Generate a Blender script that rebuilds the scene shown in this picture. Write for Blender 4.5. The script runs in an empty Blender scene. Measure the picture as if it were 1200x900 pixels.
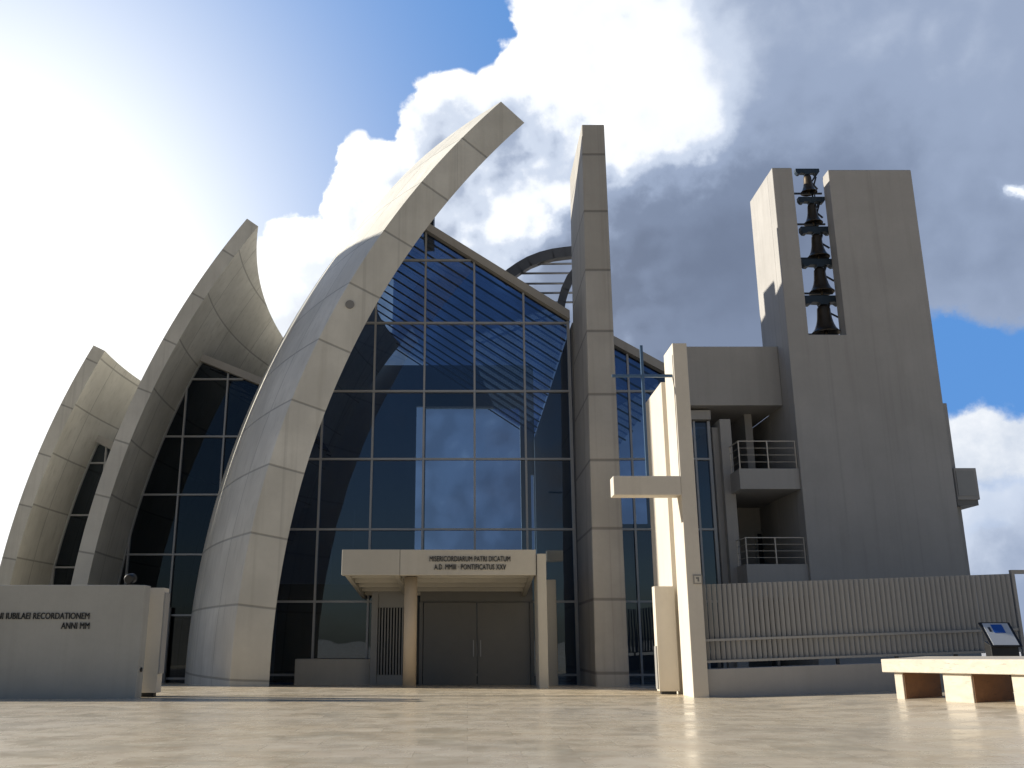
import bpy, bmesh, math, random
from mathutils import Vector
random.seed(4)
S = bpy.context.scene
COL = S.collection
R = math.radians
F, PX, PY, HZ, EYE = 1100.0, 548.0, 450.0, 752.0, 1.2   # focal length in photo pixels, principal point, horizon, eye height
PIT = math.atan((HZ - PY) / F)
CP, SP = math.cos(PIT), math.sin(PIT)
SUN_AZ, SUN_EL = R(-80), R(21.5)          # left of the view direction (+Y), above horizon
SUN = Vector((math.sin(SUN_AZ) * math.cos(SUN_EL), math.cos(SUN_AZ) * math.cos(SUN_EL), math.sin(SUN_EL)))

def at(px, py, Y):                       # surveyed point: photo pixel -> point at distance Y
    u, v = (px - PX) / F, (PY - py) / F
    d = Vector((u, CP - v * SP, SP + v * CP))
    return Vector((0, 0, EYE)) + d * (Y / d.y)

def smooth(a, b, x):
    t = min(1, max(0, (x - a) / (b - a)))
    return t * t * (3 - 2 * t)

def ground_z(x, y):                      # plaza: level, a slight ramp to the right, a slight fall towards the church
    z = 0.037 * max(0, min(x, 18) - 6) if y < 60 else 0.444 * smooth(6, 18, x)
    return z - 0.03 * max(0, min(y, 60) - 27.3)

def on_ground(px, py):
    Y = 20
    for _ in range(60):
        p = at(px, py, Y)
        g = ground_z(p.x, p.y)
        d = (p - Vector((0, 0, EYE)))
        Y = Y * (EYE - g) / (EYE - p.z)
    return at(px, py, Y)

# ------------------------------------------------------------------ node helpers
class NT:
    def __init__(s, tree):
        s.t = tree; s.n = tree.nodes; s.l = tree.links
    def node(s, typ, **kw):
        n = s.n.new(typ)
        for k, v in kw.items(): setattr(n, k, v)
        return n
    def put(s, sock, v):
        if v is None: return
        if isinstance(v, bpy.types.NodeSocket): s.l.new(v, sock)
        else: sock.default_value = v
    def m(s, op, a, b=None, c=None, clamp=False):
        n = s.node('ShaderNodeMath', operation=op, use_clamp=clamp)
        s.put(n.inputs[0], a); s.put(n.inputs[1], b); s.put(n.inputs[2], c)
        return n.outputs[0]
    def vm(s, op, a, b=None, scale=None):
        n = s.node('ShaderNodeVectorMath', operation=op)
        s.put(n.inputs[0], a); s.put(n.inputs[1], b)
        if scale is not None: s.put(n.inputs['Scale'], scale)
        return n.outputs['Value'] if op in ('DOT_PRODUCT', 'LENGTH', 'DISTANCE') else n.outputs[0]
    def noise(s, vec, scale, detail=5, rough=.55, dist=0, color=False):
        n = s.node('ShaderNodeTexNoise')
        s.put(n.inputs['Vector'], vec); n.inputs['Scale'].default_value = scale
        n.inputs['Detail'].default_value = detail; n.inputs['Roughness'].default_value = rough
        n.inputs['Distortion'].default_value = dist
        return n.outputs['Color' if color else 'Fac']
    def mr(s, v, a, b, c=0, d=1, kind='SMOOTHSTEP'):
        n = s.node('ShaderNodeMapRange', interpolation_type=kind)
        s.put(n.inputs['Value'], v)
        for k, q in zip(('From Min', 'From Max', 'To Min', 'To Max'), (a, b, c, d)): s.put(n.inputs[k], q)
        return n.outputs['Result']
    def mix(s, f, a, b, blend='MIX'):
        n = s.node('ShaderNodeMix', data_type='RGBA', blend_type=blend)
        s.put(n.inputs[0], f)
        s.put(n.inputs[6], a if not isinstance(a, tuple) else (*a, 1)[:4])
        s.put(n.inputs[7], b if not isinstance(b, tuple) else (*b, 1)[:4])
        return n.outputs[2]
    def xyz(s, v):
        n = s.node('ShaderNodeSeparateXYZ'); s.put(n.inputs[0], v); return n.outputs
    def comb(s, x, y, z):
        n = s.node('ShaderNodeCombineXYZ')
        for i, q in enumerate((x, y, z)): s.put(n.inputs[i], q)
        return n.outputs[0]

def material(name):
    m = bpy.data.materials.new(name); m.use_nodes = True
    t = NT(m.node_tree); b = m.node_tree.nodes['Principled BSDF']
    return m, t, b

def bump(t, b, h, strength=.3, dist=.02):
    n = t.node('ShaderNodeBump'); n.inputs['Strength'].default_value = strength; n.inputs['Distance'].default_value = dist
    t.l.new(h, n.inputs['Height']); t.l.new(n.outputs[0], b.inputs['Normal'])

def line(t, coord, period, width, offset=0):   # 1 in the joint
    q = t.m('DIVIDE', t.m('SUBTRACT', coord, offset), period)
    fr = t.m('ABSOLUTE', t.m('SUBTRACT', t.m('FRACT', t.m('ADD', q, 0.5)), 0.5))
    return t.mr(fr, width / period * .5, width / period * 1.1, 1, 0)

def concrete(name, col, joints=None, streak=.25, spots=.1, rough=.75, uv=False, rain=0):
    """white cement: blotches, rain streaks, and joints = [(axis, period, width, offset), ...]"""
    m, t, b = material(name)
    pos = t.node('ShaderNodeNewGeometry').outputs['Position']
    blot = t.noise(pos, .55, 6, .6)
    fine = t.noise(pos, 9, 6, .65)
    st = t.noise(t.vm('MULTIPLY', pos, (3.2, 3.2, .16)), 1.0, 5, .6)
    c = t.mix(t.mr(blot, .3, .75, 0, 1), tuple(x * (1 - spots) for x in col), tuple(min(1, x * (1 + spots * .45)) for x in col))
    c = t.mix(t.mr(st, .48, .8, 0, streak), c, tuple(x * y for x, y in zip(col, (.52, .5, .46))))
    c = t.mix(t.mr(fine, .3, .8, 0, .14), c, tuple(x * .7 for x in col))
    if rain:
        r2 = t.noise(t.vm('MULTIPLY', pos, (7, 7, .05)), 1.0, 3, .5)
        c = t.mix(t.mr(r2, .55, .75, 0, rain), c, tuple(x * .45 for x in col))
    h = t.m('MULTIPLY', fine, .12)
    if joints:
        src = t.node('ShaderNodeUVMap').outputs[0] if uv else pos
        o = t.xyz(src); jm = None
        ids = [t.m('FLOOR', t.m('ADD', t.m('DIVIDE', t.m('SUBTRACT', o[ax], off), per), .001)) for ax, per, w, off in joints]
        wn = t.node('ShaderNodeTexWhiteNoise', noise_dimensions='3D')
        t.l.new(t.comb(ids[0], ids[1] if len(ids) > 1 else .5, .7), wn.inputs['Vector'])
        c = t.mix(t.m('MULTIPLY', wn.outputs['Value'], .34), c, tuple(x * y for x, y in zip(col, (.66, .65, .62))))
        for ax, per, w, off in joints:
            q = line(t, o[ax], per, w, off)
            jm = q if jm is None else t.m('MAXIMUM', jm, q)
        c = t.mix(t.m('MULTIPLY', jm, .55), c, tuple(x * .2 for x in col))
        h = t.m('SUBTRACT', h, jm)
    t.l.new(c, b.inputs['Base Color'])
    b.inputs['Roughness'].default_value = rough
    bump(t, b, h, .35, .015)
    return m

def plain(name, col, rough=.5, metal=0, var=.12, scale=6, bumpy=.1):
    m, t, b = material(name)
    pos = t.node('ShaderNodeNewGeometry').outputs['Position']
    n = t.noise(pos, scale, 6, .6)
    t.l.new(t.mix(n, tuple(x * (1 - var) for x in col), tuple(min(1, x * (1 + var)) for x in col)), b.inputs['Base Color'])
    b.inputs['Roughness'].default_value = rough; b.inputs['Metallic'].default_value = metal
    if bumpy: bump(t, b, n, bumpy, .01)
    return m

def glass(name, tint, refl=1.0, rough=.015):
    m, t, b = material(name)
    t.n.remove(b)
    out = [n for n in t.n if n.type == 'OUTPUT_MATERIAL'][0]
    pos = t.node('ShaderNodeNewGeometry').outputs['Position']
    tr = t.node('ShaderNodeBsdfTransparent')
    dirt = t.noise(t.vm('MULTIPLY', pos, (1.2, 1.2, .5)), 1, 5, .6)
    t.l.new(t.mix(dirt, tuple(x * .85 for x in tint), tuple(x * 1.1 for x in tint)), tr.inputs[0])
    gl = t.node('ShaderNodeBsdfGlossy'); gl.inputs['Roughness'].default_value = rough
    gl.inputs['Color'].default_value = (.8, .9, 1, 1)
    bp = t.node('ShaderNodeBump'); bp.inputs['Strength'].default_value = .5; bp.inputs['Distance'].default_value = .012
    px_, py_, pz_ = t.xyz(pos)
    cxn = t.m('DIVIDE', t.m('ADD', px_, 8.535), 1.755); czn = t.m('DIVIDE', t.m('SUBTRACT', pz_, 2.47), 2.4)
    wn = t.node('ShaderNodeTexWhiteNoise', noise_dimensions='3D')
    t.l.new(t.comb(t.m('FLOOR', cxn), t.m('FLOOR', czn), 3.3), wn.inputs['Vector'])
    r1, r2, r3 = t.xyz(wn.outputs['Color'])
    tilt = t.m('ADD', t.m('MULTIPLY', t.m('FRACT', cxn), t.m('SUBTRACT', r1, .5)), t.m('MULTIPLY', t.m('FRACT', czn), t.m('SUBTRACT', r2, .5)))
    t.l.new(t.m('ADD', t.m('MULTIPLY', t.noise(pos, .55, 2, .5), .9), t.m('MULTIPLY', tilt, 1.1)), bp.inputs['Height']); t.l.new(bp.outputs[0], gl.inputs['Normal'])
    fr = t.node('ShaderNodeFresnel'); fr.inputs[0].default_value = 1.52
    f = t.m('MULTIPLY', fr.outputs[0], refl, clamp=True)
    mx = t.node('ShaderNodeMixShader')
    t.l.new(f, mx.inputs[0]); t.l.new(tr.outputs[0], mx.inputs[1]); t.l.new(gl.outputs[0], mx.inputs[2])
    t.l.new(mx.outputs[0], out.inputs[0])
    return m

WHITE = (.62, .59, .54)
M = {}
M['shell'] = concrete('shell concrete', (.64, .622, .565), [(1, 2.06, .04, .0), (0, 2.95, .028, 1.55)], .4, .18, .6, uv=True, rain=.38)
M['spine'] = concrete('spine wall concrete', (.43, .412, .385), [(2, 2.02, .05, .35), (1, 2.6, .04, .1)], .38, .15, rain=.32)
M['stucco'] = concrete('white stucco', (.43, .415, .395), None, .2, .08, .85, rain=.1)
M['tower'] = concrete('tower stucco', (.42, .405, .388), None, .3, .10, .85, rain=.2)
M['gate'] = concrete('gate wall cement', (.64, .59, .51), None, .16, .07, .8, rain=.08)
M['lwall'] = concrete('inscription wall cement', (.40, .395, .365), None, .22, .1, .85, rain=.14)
M['canopy'] = concrete('canopy cement', (.52, .495, .44), [(0, 60, .02, -1.88)], .15, .07)
M['stone'] = None
M['paint'] = plain('pale painted steel', (.34, .333, .322), .4, 0, .08, 3)
M['mullion'] = plain('mullion aluminium', (.42, .42, .42), .4, .3, .1, 4)
M['darkmetal'] = plain('dark steel', (.035, .042, .055), .45, .5, .2, 5)
M['greymetal'] = plain('grey roof steel', (.13, .135, .145), .45, .2, .15, 5)
M['bluemetal'] = plain('blue grey steel', (.10, .17, .27), .35, .4, .15, 5)
M['bronze'] = plain('dark bronze', (.085, .068, .05), .45, .8, .3, 6)
M['yoke'] = plain('painted yoke steel', (.03, .048, .07), .5, .3, .2, 6)
M['black'] = plain('black letters', (.012, .012, .013), .5, 0, .1, 8)
M['door'] = plain('door panel', (.20, .195, .185), .55, 0, .1, 2.5)
M['column'] = concrete('travertine column', (.56, .46, .34), None, .2, .12, .6)
M['interior'] = concrete('interior plaster', (.62, .62, .61), None, .1, .06, .9)
M['darkplaster'] = concrete('shaded side plaster', (.17, .17, .17), None, .1, .06, .9)  # interior plaster with shade put into its colour to mute sun stripes
M['intfloor'] = plain('interior floor', (.07, .06, .05), .5, 0, .15, 2)
M['wood'] = plain('interior timber', (.16, .10, .06), .6, 0, .3, 3)
M['glass'] = glass('tinted glass', (.12, .19, .30), 2.6)
M['darkglass'] = glass('dark tinted glass', (.09, .11, .13), 1.1)
M['roofglass'] = glass('roof glass', (.24, .38, .62), .2)
M['panel'] = plain('lectern panel print', (.55, .58, .62), .3, 0, .05, 8)
M['bluepanel'] = plain('blue print', (.02, .10, .42), .3, 0, .1, 20)
M['darkroom'] = plain('dark door glass', (.02, .024, .03), .15, 0, .2, 3, 0)

def travertine(name, col):
    m, t, b = material(name)
    pos = t.node('ShaderNodeNewGeometry').outputs['Position']
    p = t.vm('MULTIPLY', pos, (3.5, 3.5, 8))
    n = t.noise(p, 1, 8, .65, .6); n2 = t.noise(t.vm('MULTIPLY', pos, (6, 6, 34)), 1, 5, .7)
    c = t.mix(t.mr(n, .3, .72), tuple(x * .85 for x in col), tuple(min(1, x * 1.06) for x in col))
    holes = t.mr(n2, .60, .68, 0, .55)
    c = t.mix(holes, c, tuple(x * .35 for x in col))
    t.l.new(c, b.inputs['Base Color']); b.inputs['Roughness'].default_value = .6
    bump(t, b, t.m('SUBTRACT', n, holes), .4, .01)
    return m
M['stone'] = travertine('bench travertine', (.56, .50, .41))
M['rawstone'] = travertine('raw travertine', (.20, .095, .04))

def paving(name):
    m, t, b = material(name)
    pos = t.node('ShaderNodeNewGeometry').outputs['Position']
    br = t.node('ShaderNodeTexBrick'); br.offset = .5
    t.l.new(pos, br.inputs['Vector'])
    br.inputs['Scale'].default_value = 1
    br.inputs['Brick Width'].default_value = 1.2; br.inputs['Row Height'].default_value = .6
    br.inputs['Mortar Size'].default_value = .006; br.inputs['Mortar Smooth'].default_value = .2
    br.inputs['Color1'].default_value = (0, 0, 0, 1); br.inputs['Color2'].default_value = (1, 1, 1, 1)
    br.inputs['Mortar'].default_value = (.5, .5, .5, 1)
    tilev = t.xyz(br.outputs['Color'])[0]; mort = br.outputs['Fac']
    vein = t.noise(t.vm('ADD', t.vm('MULTIPLY', pos, (1.7, 2.3, 1)), t.comb(t.m('MULTIPLY', tilev, 9), t.m('MULTIPLY', tilev, 5), 0)), 1, 8, .68, .8)
    big = t.noise(pos, .16, 5, .6); mid = t.noise(pos, 1.4, 7, .65)
    c = t.mix(t.mr(vein, .3, .72), (.57, .46, .315), (.72, .63, .465))
    c = t.mix(t.m('MULTIPLY', tilev, .13), c, (.60, .48, .35))
    c = t.mix(t.mr(big, .35, .7, 0, .45), c, (.62, .57, .49))
    c = t.mix(t.mr(mid, .55, .78, 0, .4), c, (.46, .38, .28))
    c = t.mix(t.mr(t.noise(pos, 22, 3, .6), .68, .78, 0, .5), c, (.17, .14, .11))
    c = t.mix(t.m('MULTIPLY', mort, .27), c, (.17, .14, .10))
    t.l.new(c, b.inputs['Base Color'])
    rg = t.m('ADD', t.mr(mid, .25, .8, .12, .34), t.m('MULTIPLY', tilev, .10))
    t.l.new(rg, b.inputs['Roughness'])
    b.inputs['Specular IOR Level'].default_value = .5
    bump(t, b, t.m('ADD', t.m('MULTIPLY', vein, .25), t.m('MULTIPLY', mort, -.8)), .16, .01)
    return m
M['plaza'] = paving('travertine paving')
M['drain'] = plain('drain grating', (.04, .04, .036), .7, 0, .2, 10)

# ------------------------------------------------------------------ mesh helpers
class MB:
    def __init__(s): s.v = []; s.f = []; s.uv = []; s.sm = []
    def face(s, idx, uv=None, smooth=False): s.f.append(tuple(idx)); s.uv.append(uv); s.sm.append(smooth)
    def box(s, x0, x1, y0, y1, z0, z1):
        return s.hexa([(x0, y0, z0), (x1, y0, z0), (x1, y1, z0), (x0, y1, z0), (x0, y0, z1), (x1, y0, z1), (x1, y1, z1), (x0, y1, z1)])
    def hexa(s, p):
        b = len(s.v); s.v += [tuple(q) for q in p]
        for f in ((3, 2, 1, 0), (4, 5, 6, 7), (0, 1, 5, 4), (1, 2, 6, 5), (2, 3, 7, 6), (3, 0, 4, 7)): s.face([b + i for i in f])
        return s
    def prism(s, poly, d):               # poly 3D points, extruded by vector d
        b = len(s.v); n = len(poly); d = Vector(d)
        s.v += [tuple(p) for p in poly] + [tuple(Vector(p) + d) for p in poly]
        s.face(list(range(b + n - 1, b - 1, -1))); s.face(list(range(b + n, b + 2 * n)))
        for i in range(n):
            j = (i + 1) % n; s.face([b + i, b + j, b + n + j, b + n + i])
        return s
    def poly(s, pts):
        b = len(s.v); s.v += [tuple(p) for p in pts]; s.face(list(range(b, b + len(pts)))); return s
    def bar(s, a, c, w, h=None, up=(0, 0, 1)):
        a, c = Vector(a), Vector(c); h = h or w
        d = (c - a).normalized(); u = Vector(up)
        if abs(d.dot(u)) > .98: u = Vector((0, 1, 0))
        x = d.cross(u).normalized() * w / 2; y = x.cross(d).normalized() * h / 2
        return s.hexa([a - x - y, a + x - y, a + x + y, a - x + y, c - x - y, c + x - y, c + x + y, c - x + y])
    def tube(s, path, r, n=10, cap=True):
        path = [Vector(p) for p in path]; rings = []
        for i, p in enumerate(path):
            d = (path[min(i + 1, len(path) - 1)] - path[max(i - 1, 0)]).normalized()
            u = Vector((0, 0, 1)) if abs(d.z) < .9 else Vector((1, 0, 0))
            x = d.cross(u).normalized(); y = d.cross(x).normalized()
            rr = r[i] if isinstance(r, (list, tuple)) else r
            b = len(s.v); rings.append(b)
            for k in range(n):
                a = 2 * math.pi * k / n
                s.v.append(tuple(p + x * math.cos(a) * rr + y * math.sin(a) * rr))
        for b0, b1 in zip(rings, rings[1:]):
            for k in range(n):
                s.face([b0 + k, b0 + (k + 1) % n, b1 + (k + 1) % n, b1 + k], smooth=True)
        if cap:
            s.face([rings[0] + k for k in range(n)][::-1]); s.face([rings[-1] + k for k in range(n)])
        return s
    def lathe(s, prof, c=(0, 0, 0), n=28):
        rings = []
        for r, z in prof:
            b = len(s.v); rings.append(b)
            for k in range(n):
                a = 2 * math.pi * k / n; s.v.append((c[0] + r * math.cos(a), c[1] + r * math.sin(a), c[2] + z))
        for b0, b1 in zip(rings, rings[1:]):
            for k in range(n): s.face([b0 + k, b0 + (k + 1) % n, b1 + (k + 1) % n, b1 + k], smooth=True)
        return s
    def build(s, name, mat, parent=None, bevel=0, recalc=True):
        me = bpy.data.meshes.new(name)
        off = parent_loc(parent) if parent else Vector((0, 0, 0))
        me.from_pydata([tuple(Vector(v) - off) for v in s.v], [], s.f)
        if any(u for u in s.uv):
            lay = me.uv_layers.new(name='UVMap')
            for p, u in zip(me.polygons, s.uv):
                for k, li in enumerate(p.loop_indices): lay.data[li].uv = u[k] if u else (0.3, 0.3)
        for p, q in zip(me.polygons, s.sm): p.use_smooth = q
        if recalc:
            bm = bmesh.new(); bm.from_mesh(me); bmesh.ops.recalc_face_normals(bm, faces=bm.faces)
            bm.to_mesh(me); bm.free()
        me.materials.append(mat)
        o = bpy.data.objects.new(name, me); COL.objects.link(o)
        if parent: o.parent = parent
        if bevel:
            b = o.modifiers.new('edge', 'BEVEL'); b.width = bevel; b.segments = 2; b.limit_method = 'ANGLE'; b.angle_limit = R(40)
        return o

def parent_loc(p):
    l = Vector((0, 0, 0))
    while p: l = l + p.location; p = p.parent
    return l

def thing(name, label, cat, loc=(0, 0, 0), group=None):
    o = bpy.data.objects.new(name, None); COL.objects.link(o); o.location = loc; o.empty_display_size = .3
    return tag(o, label, cat, group)
def tag(o, label, cat, group=None):
    o['label'] = label; o['category'] = cat
    if group: o['group'] = group
    return o
def struct(o): o['kind'] = 'structure'; return o
def part(o, label): o['label'] = label; return o

def lettering(name, lines, x_right, y, parent, mat, height, align='RIGHT'):
    """raised letters, lines = [(text, baseline z, width or None)] facing -Y"""
    vs = MB(); first = True
    for txt, z, width, xr in lines:
        cu = bpy.data.curves.new('letters', 'FONT'); cu.body = txt; cu.size = height / .70; cu.extrude = .012 ; cu.align_x = align
        cu.space_character = 1.02; cu.resolution_u = 3; cu.offset = .0
        o = bpy.data.objects.new('letters', cu); COL.objects.link(o)
        bpy.context.view_layer.update()
        me = bpy.data.meshes.new_from_object(o.evaluated_get(bpy.context.evaluated_depsgraph_get()))
        xs = [v.co.x for v in me.vertices]; w = max(xs) - min(xs)
        k = (width / w) if width else 1
        b = len(vs.v)
        x1 = max(xs)
        for v in me.vertices: vs.v.append((xr + (v.co.x - x1) * k, y - v.co.z, z + v.co.y))
        for p in me.polygons: vs.face([b + i for i in p.vertices])
        COL.objects.unlink(o); bpy.data.objects.remove(o)
    return vs.build(name, mat, parent, recalc=False)

# ------------------------------------------------------------------ ground
def grid_coords(vals): return sorted(set(vals))
xs = grid_coords([-900, -300, -100, -50, -30] + [x * 1.5 for x in range(-14, 17)] + [5.5, 6, 6.5, 30, 60, 100, 300, 900])
ys = grid_coords([-900, -200, -60, -20, -6] + [y * 1.5 for y in range(-2, 30)] + [26.8, 27.3, 27.8, 50, 60, 100, 300, 900])
g = MB()
for y in ys:
    for x in xs: g.v.append((x, y, ground_z(x, y)))
nx = len(xs)
for j in range(len(ys) - 1):
    for i in range(nx - 1): g.face([j * nx + i, j * nx + i + 1, (j + 1) * nx + i + 1, (j + 1) * nx + i], smooth=True)
struct(g.build('plaza', M['plaza'], recalc=False))
d = MB(); yd = 22.55
d.box(-7.2, 4.4, yd, yd + .09, .001, .006)
struct(d.build('drain_channel', M['drain']))

# ------------------------------------------------------------------ church
church = thing('church', 'white modern church with three curved sail-like concrete shells and tall dark glass walls', 'church', (-1, 31, 0))

def shell(label, cx, cz, cy, Rad, Yf, Yb, ztop, drop, thick, name='shell'):
    b = MB(); NY, NT_ = 34, 56
    def tri(rad, Y, k):
        r = math.sqrt(max(.1, rad * rad - (Y - cy) ** 2)); ro = math.sqrt(max(.1, Rad * Rad - (Y - cy) ** 2))
        zt = ztop - drop * (Y - Yf)
        th0 = math.asin((-.7 - cz) / r); th1 = math.asin(min(.985, (zt - cz) / ro))
        th = th0 + (th1 - th0) * k / NT_
        return Vector((cx - r * math.cos(th), Y, cz + r * math.sin(th))), r * th
    Yv = [Yf + (Yb - Yf) * j / NY for j in range(NY + 1)]
    rows = {}
    for nm, rad in (('o', Rad), ('i', Rad - thick)):
        base = len(b.v); rows[nm] = []
        for j, Y in enumerate(Yv):
            row = []
            for k in range(NT_ + 1):
                p, arc = tri(rad, Y, k); b.v.append(tuple(p)); row.append((len(b.v) - 1, p, arc))
            rows[nm].append(row)
        for j in range(NY):
            for k in range(NT_):
                q = [rows[nm][j][k], rows[nm][j + 1][k], rows[nm][j + 1][k + 1], rows[nm][j][k + 1]]
                u = [(Yv[jj] - Yf, w[2]) for jj, w in zip((j, j + 1, j + 1, j), q)]
                if nm == 'o': q = q[::-1]; u = u[::-1]
                b.face([w[0] for w in q], u, True)
    def ribbon(A, B, ua, ub):
        base = len(b.v)
        for (_, p, a), (_, p2, a2) in zip(A, B): b.v += [tuple(p), tuple(p2)]
        n = len(A)
        for k in range(n - 1):
            q = [base + 2 * k, base + 2 * k + 1, base + 2 * k + 3, base + 2 * k + 2]
            va, vb = A[k][2], A[k + 1][2]
            b.face(q, [(ua, va), (ub, va), (ub, vb), (ua, vb)])
    ribbon(rows['o'][0], rows['i'][0], .55, 1.2)
    ribbon(rows['i'][-1], rows['o'][-1], .55, 1.2)
    top_o = [r[-1][:2] + (.5,) for r in rows['o']]; top_i = [r[-1][:2] + (.9,) for r in rows['i']]
    ribbon(top_i, top_o, .55, 1.2)
    return part(b.build(name, M['shell'], church, recalc=False), label)

S1 = dict(cx=18.80, cz=.17, cy=43.66, Rad=30.14, Yf=27.5, Yb=50.5, ztop=18.45, drop=.02, thick=.92)
S2 = dict(cx=14.98, cz=.17, cy=37.5, Rad=29.27, Yf=33.5, Yb=50, ztop=17.07, drop=.16, thick=.56)
S3 = dict(cx=11.0, cz=.17, cy=37.6, Rad=28.95, Yf=36.0, Yb=50, ztop=12.7, drop=.02, thick=.54)
shell('tallest and nearest shell, its tip leaning right over the glass front', **S1)
shell('middle shell', **S2)
shell('lowest shell at the far left', **S3)

def shell_x(q, Y, z, inner=True):
    rad = q['Rad'] - (q['thick'] if inner else 0)
    return q['cx'] - math.sqrt(max(0, rad * rad - (Y - q['cy']) ** 2 - (z - q['cz']) ** 2))

def glazing(name, label, Yg, left, right, topf, zbot, vx, hz, mat, mw=.068, depth=.12, coping=None):
    """glass wall between left(z) and right(z) under topf(x), with a mullion grid"""
    N = 40
    zs_l = []; 
    # left edge polyline up to where it meets the top
    pts_l = []
    z = zbot
    while z < 30:
        x = left(z)
        if z >= topf(x): break
        pts_l.append((x, z)); z += .25
    x = left(z); pts_l.append((x, topf(x)))
    pts_r = []
    z = zbot
    while z < 30:
        x = right(z)
        if z >= topf(x): break
        pts_r.append((x, z)); z += .25
    x = right(z); pts_r.append((x, topf(x)))
    poly = [Vector((x, Yg, z)) for x, z in pts_r] + [Vector((x, Yg, z)) for x, z in reversed(pts_l)]
    f = MB()
    def xr(z): return left(z), right(z)
    for x in vx:
        # vertical extent where left(z)<x<right(z) and z<topf(x)
        zz = [zbot + i * .1 for i in range(int((topf(x) - zbot) / .1) + 1)]
        ok = [q for q in zz if left(q) < x < right(q)]
        if ok: f.box(x - mw / 2, x + mw / 2, Yg - depth, Yg - .006, ok[0], min(topf(x), ok[-1] + .1))
    for z in hz:
        a, c = xr(z)
        # clip by the roof
        x0, x1 = a, c
        k = [a + (c - a) * i / 200 for i in range(201)]
        k = [q for q in k if topf(q) > z]
        if k and k[-1] - k[0] > .2: f.box(k[0], k[-1], Yg - depth + .003, Yg - .009, z - mw / 2, z + mw / 2)
    # edge frame along the left curve
    for (x0, z0), (x1, z1) in zip(pts_l, pts_l[1:]):
        f.bar((x0 + .05, Yg - .05, z0), (x1 + .05, Yg - .05, z1), .12, .11, (0, 1, 0))
    for (x0, z0), (x1, z1) in zip(pts_r, pts_r[1:]):
        f.bar((x0 - .05, Yg - .05, z0), (x1 - .05, Yg - .05, z1), .10, .11, (0, 1, 0))
    w = part(f.build(name, M['mullion'], church), label)
    MB().poly(poly).build('glass_pane', mat, w, recalc=False)
    xl, zl = pts_l[-1]; xr_, zr_ = pts_r[-1]
    c = MB(); h = .34
    c.prism([(xl, Yg - .28, zl + .02), (xr_, Yg - .28, zr_ + .02), (xr_, Yg - .28, zr_ + h), (xl, Yg - .28, zl + h)], (0, .5, 0))
    c.build('coping', M['stucco'], w)
    return poly, pts_l, pts_r

YG = 31.7
roof_a, roof_b = at(488, 266, YG), at(668, 378, YG)
k1 = (roof_b.z - roof_a.z) / (roof_b.x - roof_a.x)
top1 = lambda x: roof_a.z + k1 * (x - roof_a.x)
SPX0, SPX1 = 3.60, 4.51
rows_z = [14.53, 12.13, 9.62, 7.22, 4.83, 2.47, .17]
step = 1.755
vxs = [-3.27 + step * i for i in range(-3, 5)]
glazing('nave_glazing', 'tall nave glass wall between the nearest shell and the upright slab', YG,
        lambda z: shell_x(S1, YG, z) - .1, lambda z: SPX0 + .02, top1, -.35, vxs, rows_z, M['glass'])

vq = at(410, 357, 27.5)
s = MB(); s.tube([(vq.x, 27.47, vq.z), (vq.x, 27.499, vq.z)], .14, 18); s.build('stain_dot', M['door'], church)  # small dark stain on the shell face, built as a thin disc
# spine wall (upright slab) with its lower continuation along the nave
s = MB()
s.hexa([(SPX0 - .03, 27.5, -.4), (SPX1 + .02, 27.5, -.4), (SPX1 + .02, 31.2, -.4), (SPX0 - .03, 31.2, -.4),
        (3.75, 27.5, 17.6), (4.49, 27.5, 17.6), (4.49, 31.2, 17.6), (3.75, 31.2, 17.6)])
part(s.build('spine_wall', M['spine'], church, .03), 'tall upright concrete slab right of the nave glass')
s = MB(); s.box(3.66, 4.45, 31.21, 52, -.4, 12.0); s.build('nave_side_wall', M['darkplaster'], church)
s = MB(); s.box(3.62, 4.44, 27.45, 27.49, -.2, .42); s.build('slab_plinth', M['spine'], church)

# nave interior: floor, rear wall with a large opening and two slits
YB = 51.0
s = MB(); s.box(-11.5, 3.6, YG + .15, YB + .4, -1.2, -.36); s.build('nave_floor', M['intfloor'], church)
def hole(x0, y0, x1, y1):
    a, c = at(x0, y0, YB), at(x1, y1, YB)
    return a.x, c.x, c.z, a.z
H = sorted([hole(499, 478, 612, 668), hole(488, 476, 495, 690), hole(622, 556, 629, 668)])
s = MB(); zt = at(560, 428, YB).z; x = -12.2
for x0, x1, z0, z1 in H:
    s.box(x, x0, YB, YB + .3, -1, zt); s.box(x0, x1, YB, YB + .3, -1, z0); s.box(x0, x1, YB, YB + .3, z1, zt); x = x1
s.box(x, 3.64, YB, YB + .3, -1, zt)
rear = s.build('rear_wall', M['interior'], church)
MB().poly([(-9.5, YB + .15, zt - .3), (3.64, YB + .15, zt - .3), (3.64, YB + .15, top1(3.64) + .17), (-1.8, YB + .15, top1(-1.8) + .17), (-4, YB + .15, 16.2), (-9.5, YB + .15, 14)]).build('gable_pane', M['roofglass'], rear, recalc=False)
a = H[1]
s = MB(); s.box(a[0] - .1, a[1] + .1, YB - .35, YB - .02, a[3], a[3] + .75); s.build('rear_lintel', M['wood'], church)
s = MB(); s.box(-7.5, -3.0, 38.0, 39.0, -.36, 3.4); s.build('organ_loft', M['wood'], church)
s = MB()
for i in range(7): s.box(-4.6, 2.6, 36 + i * 1.5, 36.5 + i * 1.5, -.36, .55)
s.build('pews', M['wood'], church)

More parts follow.
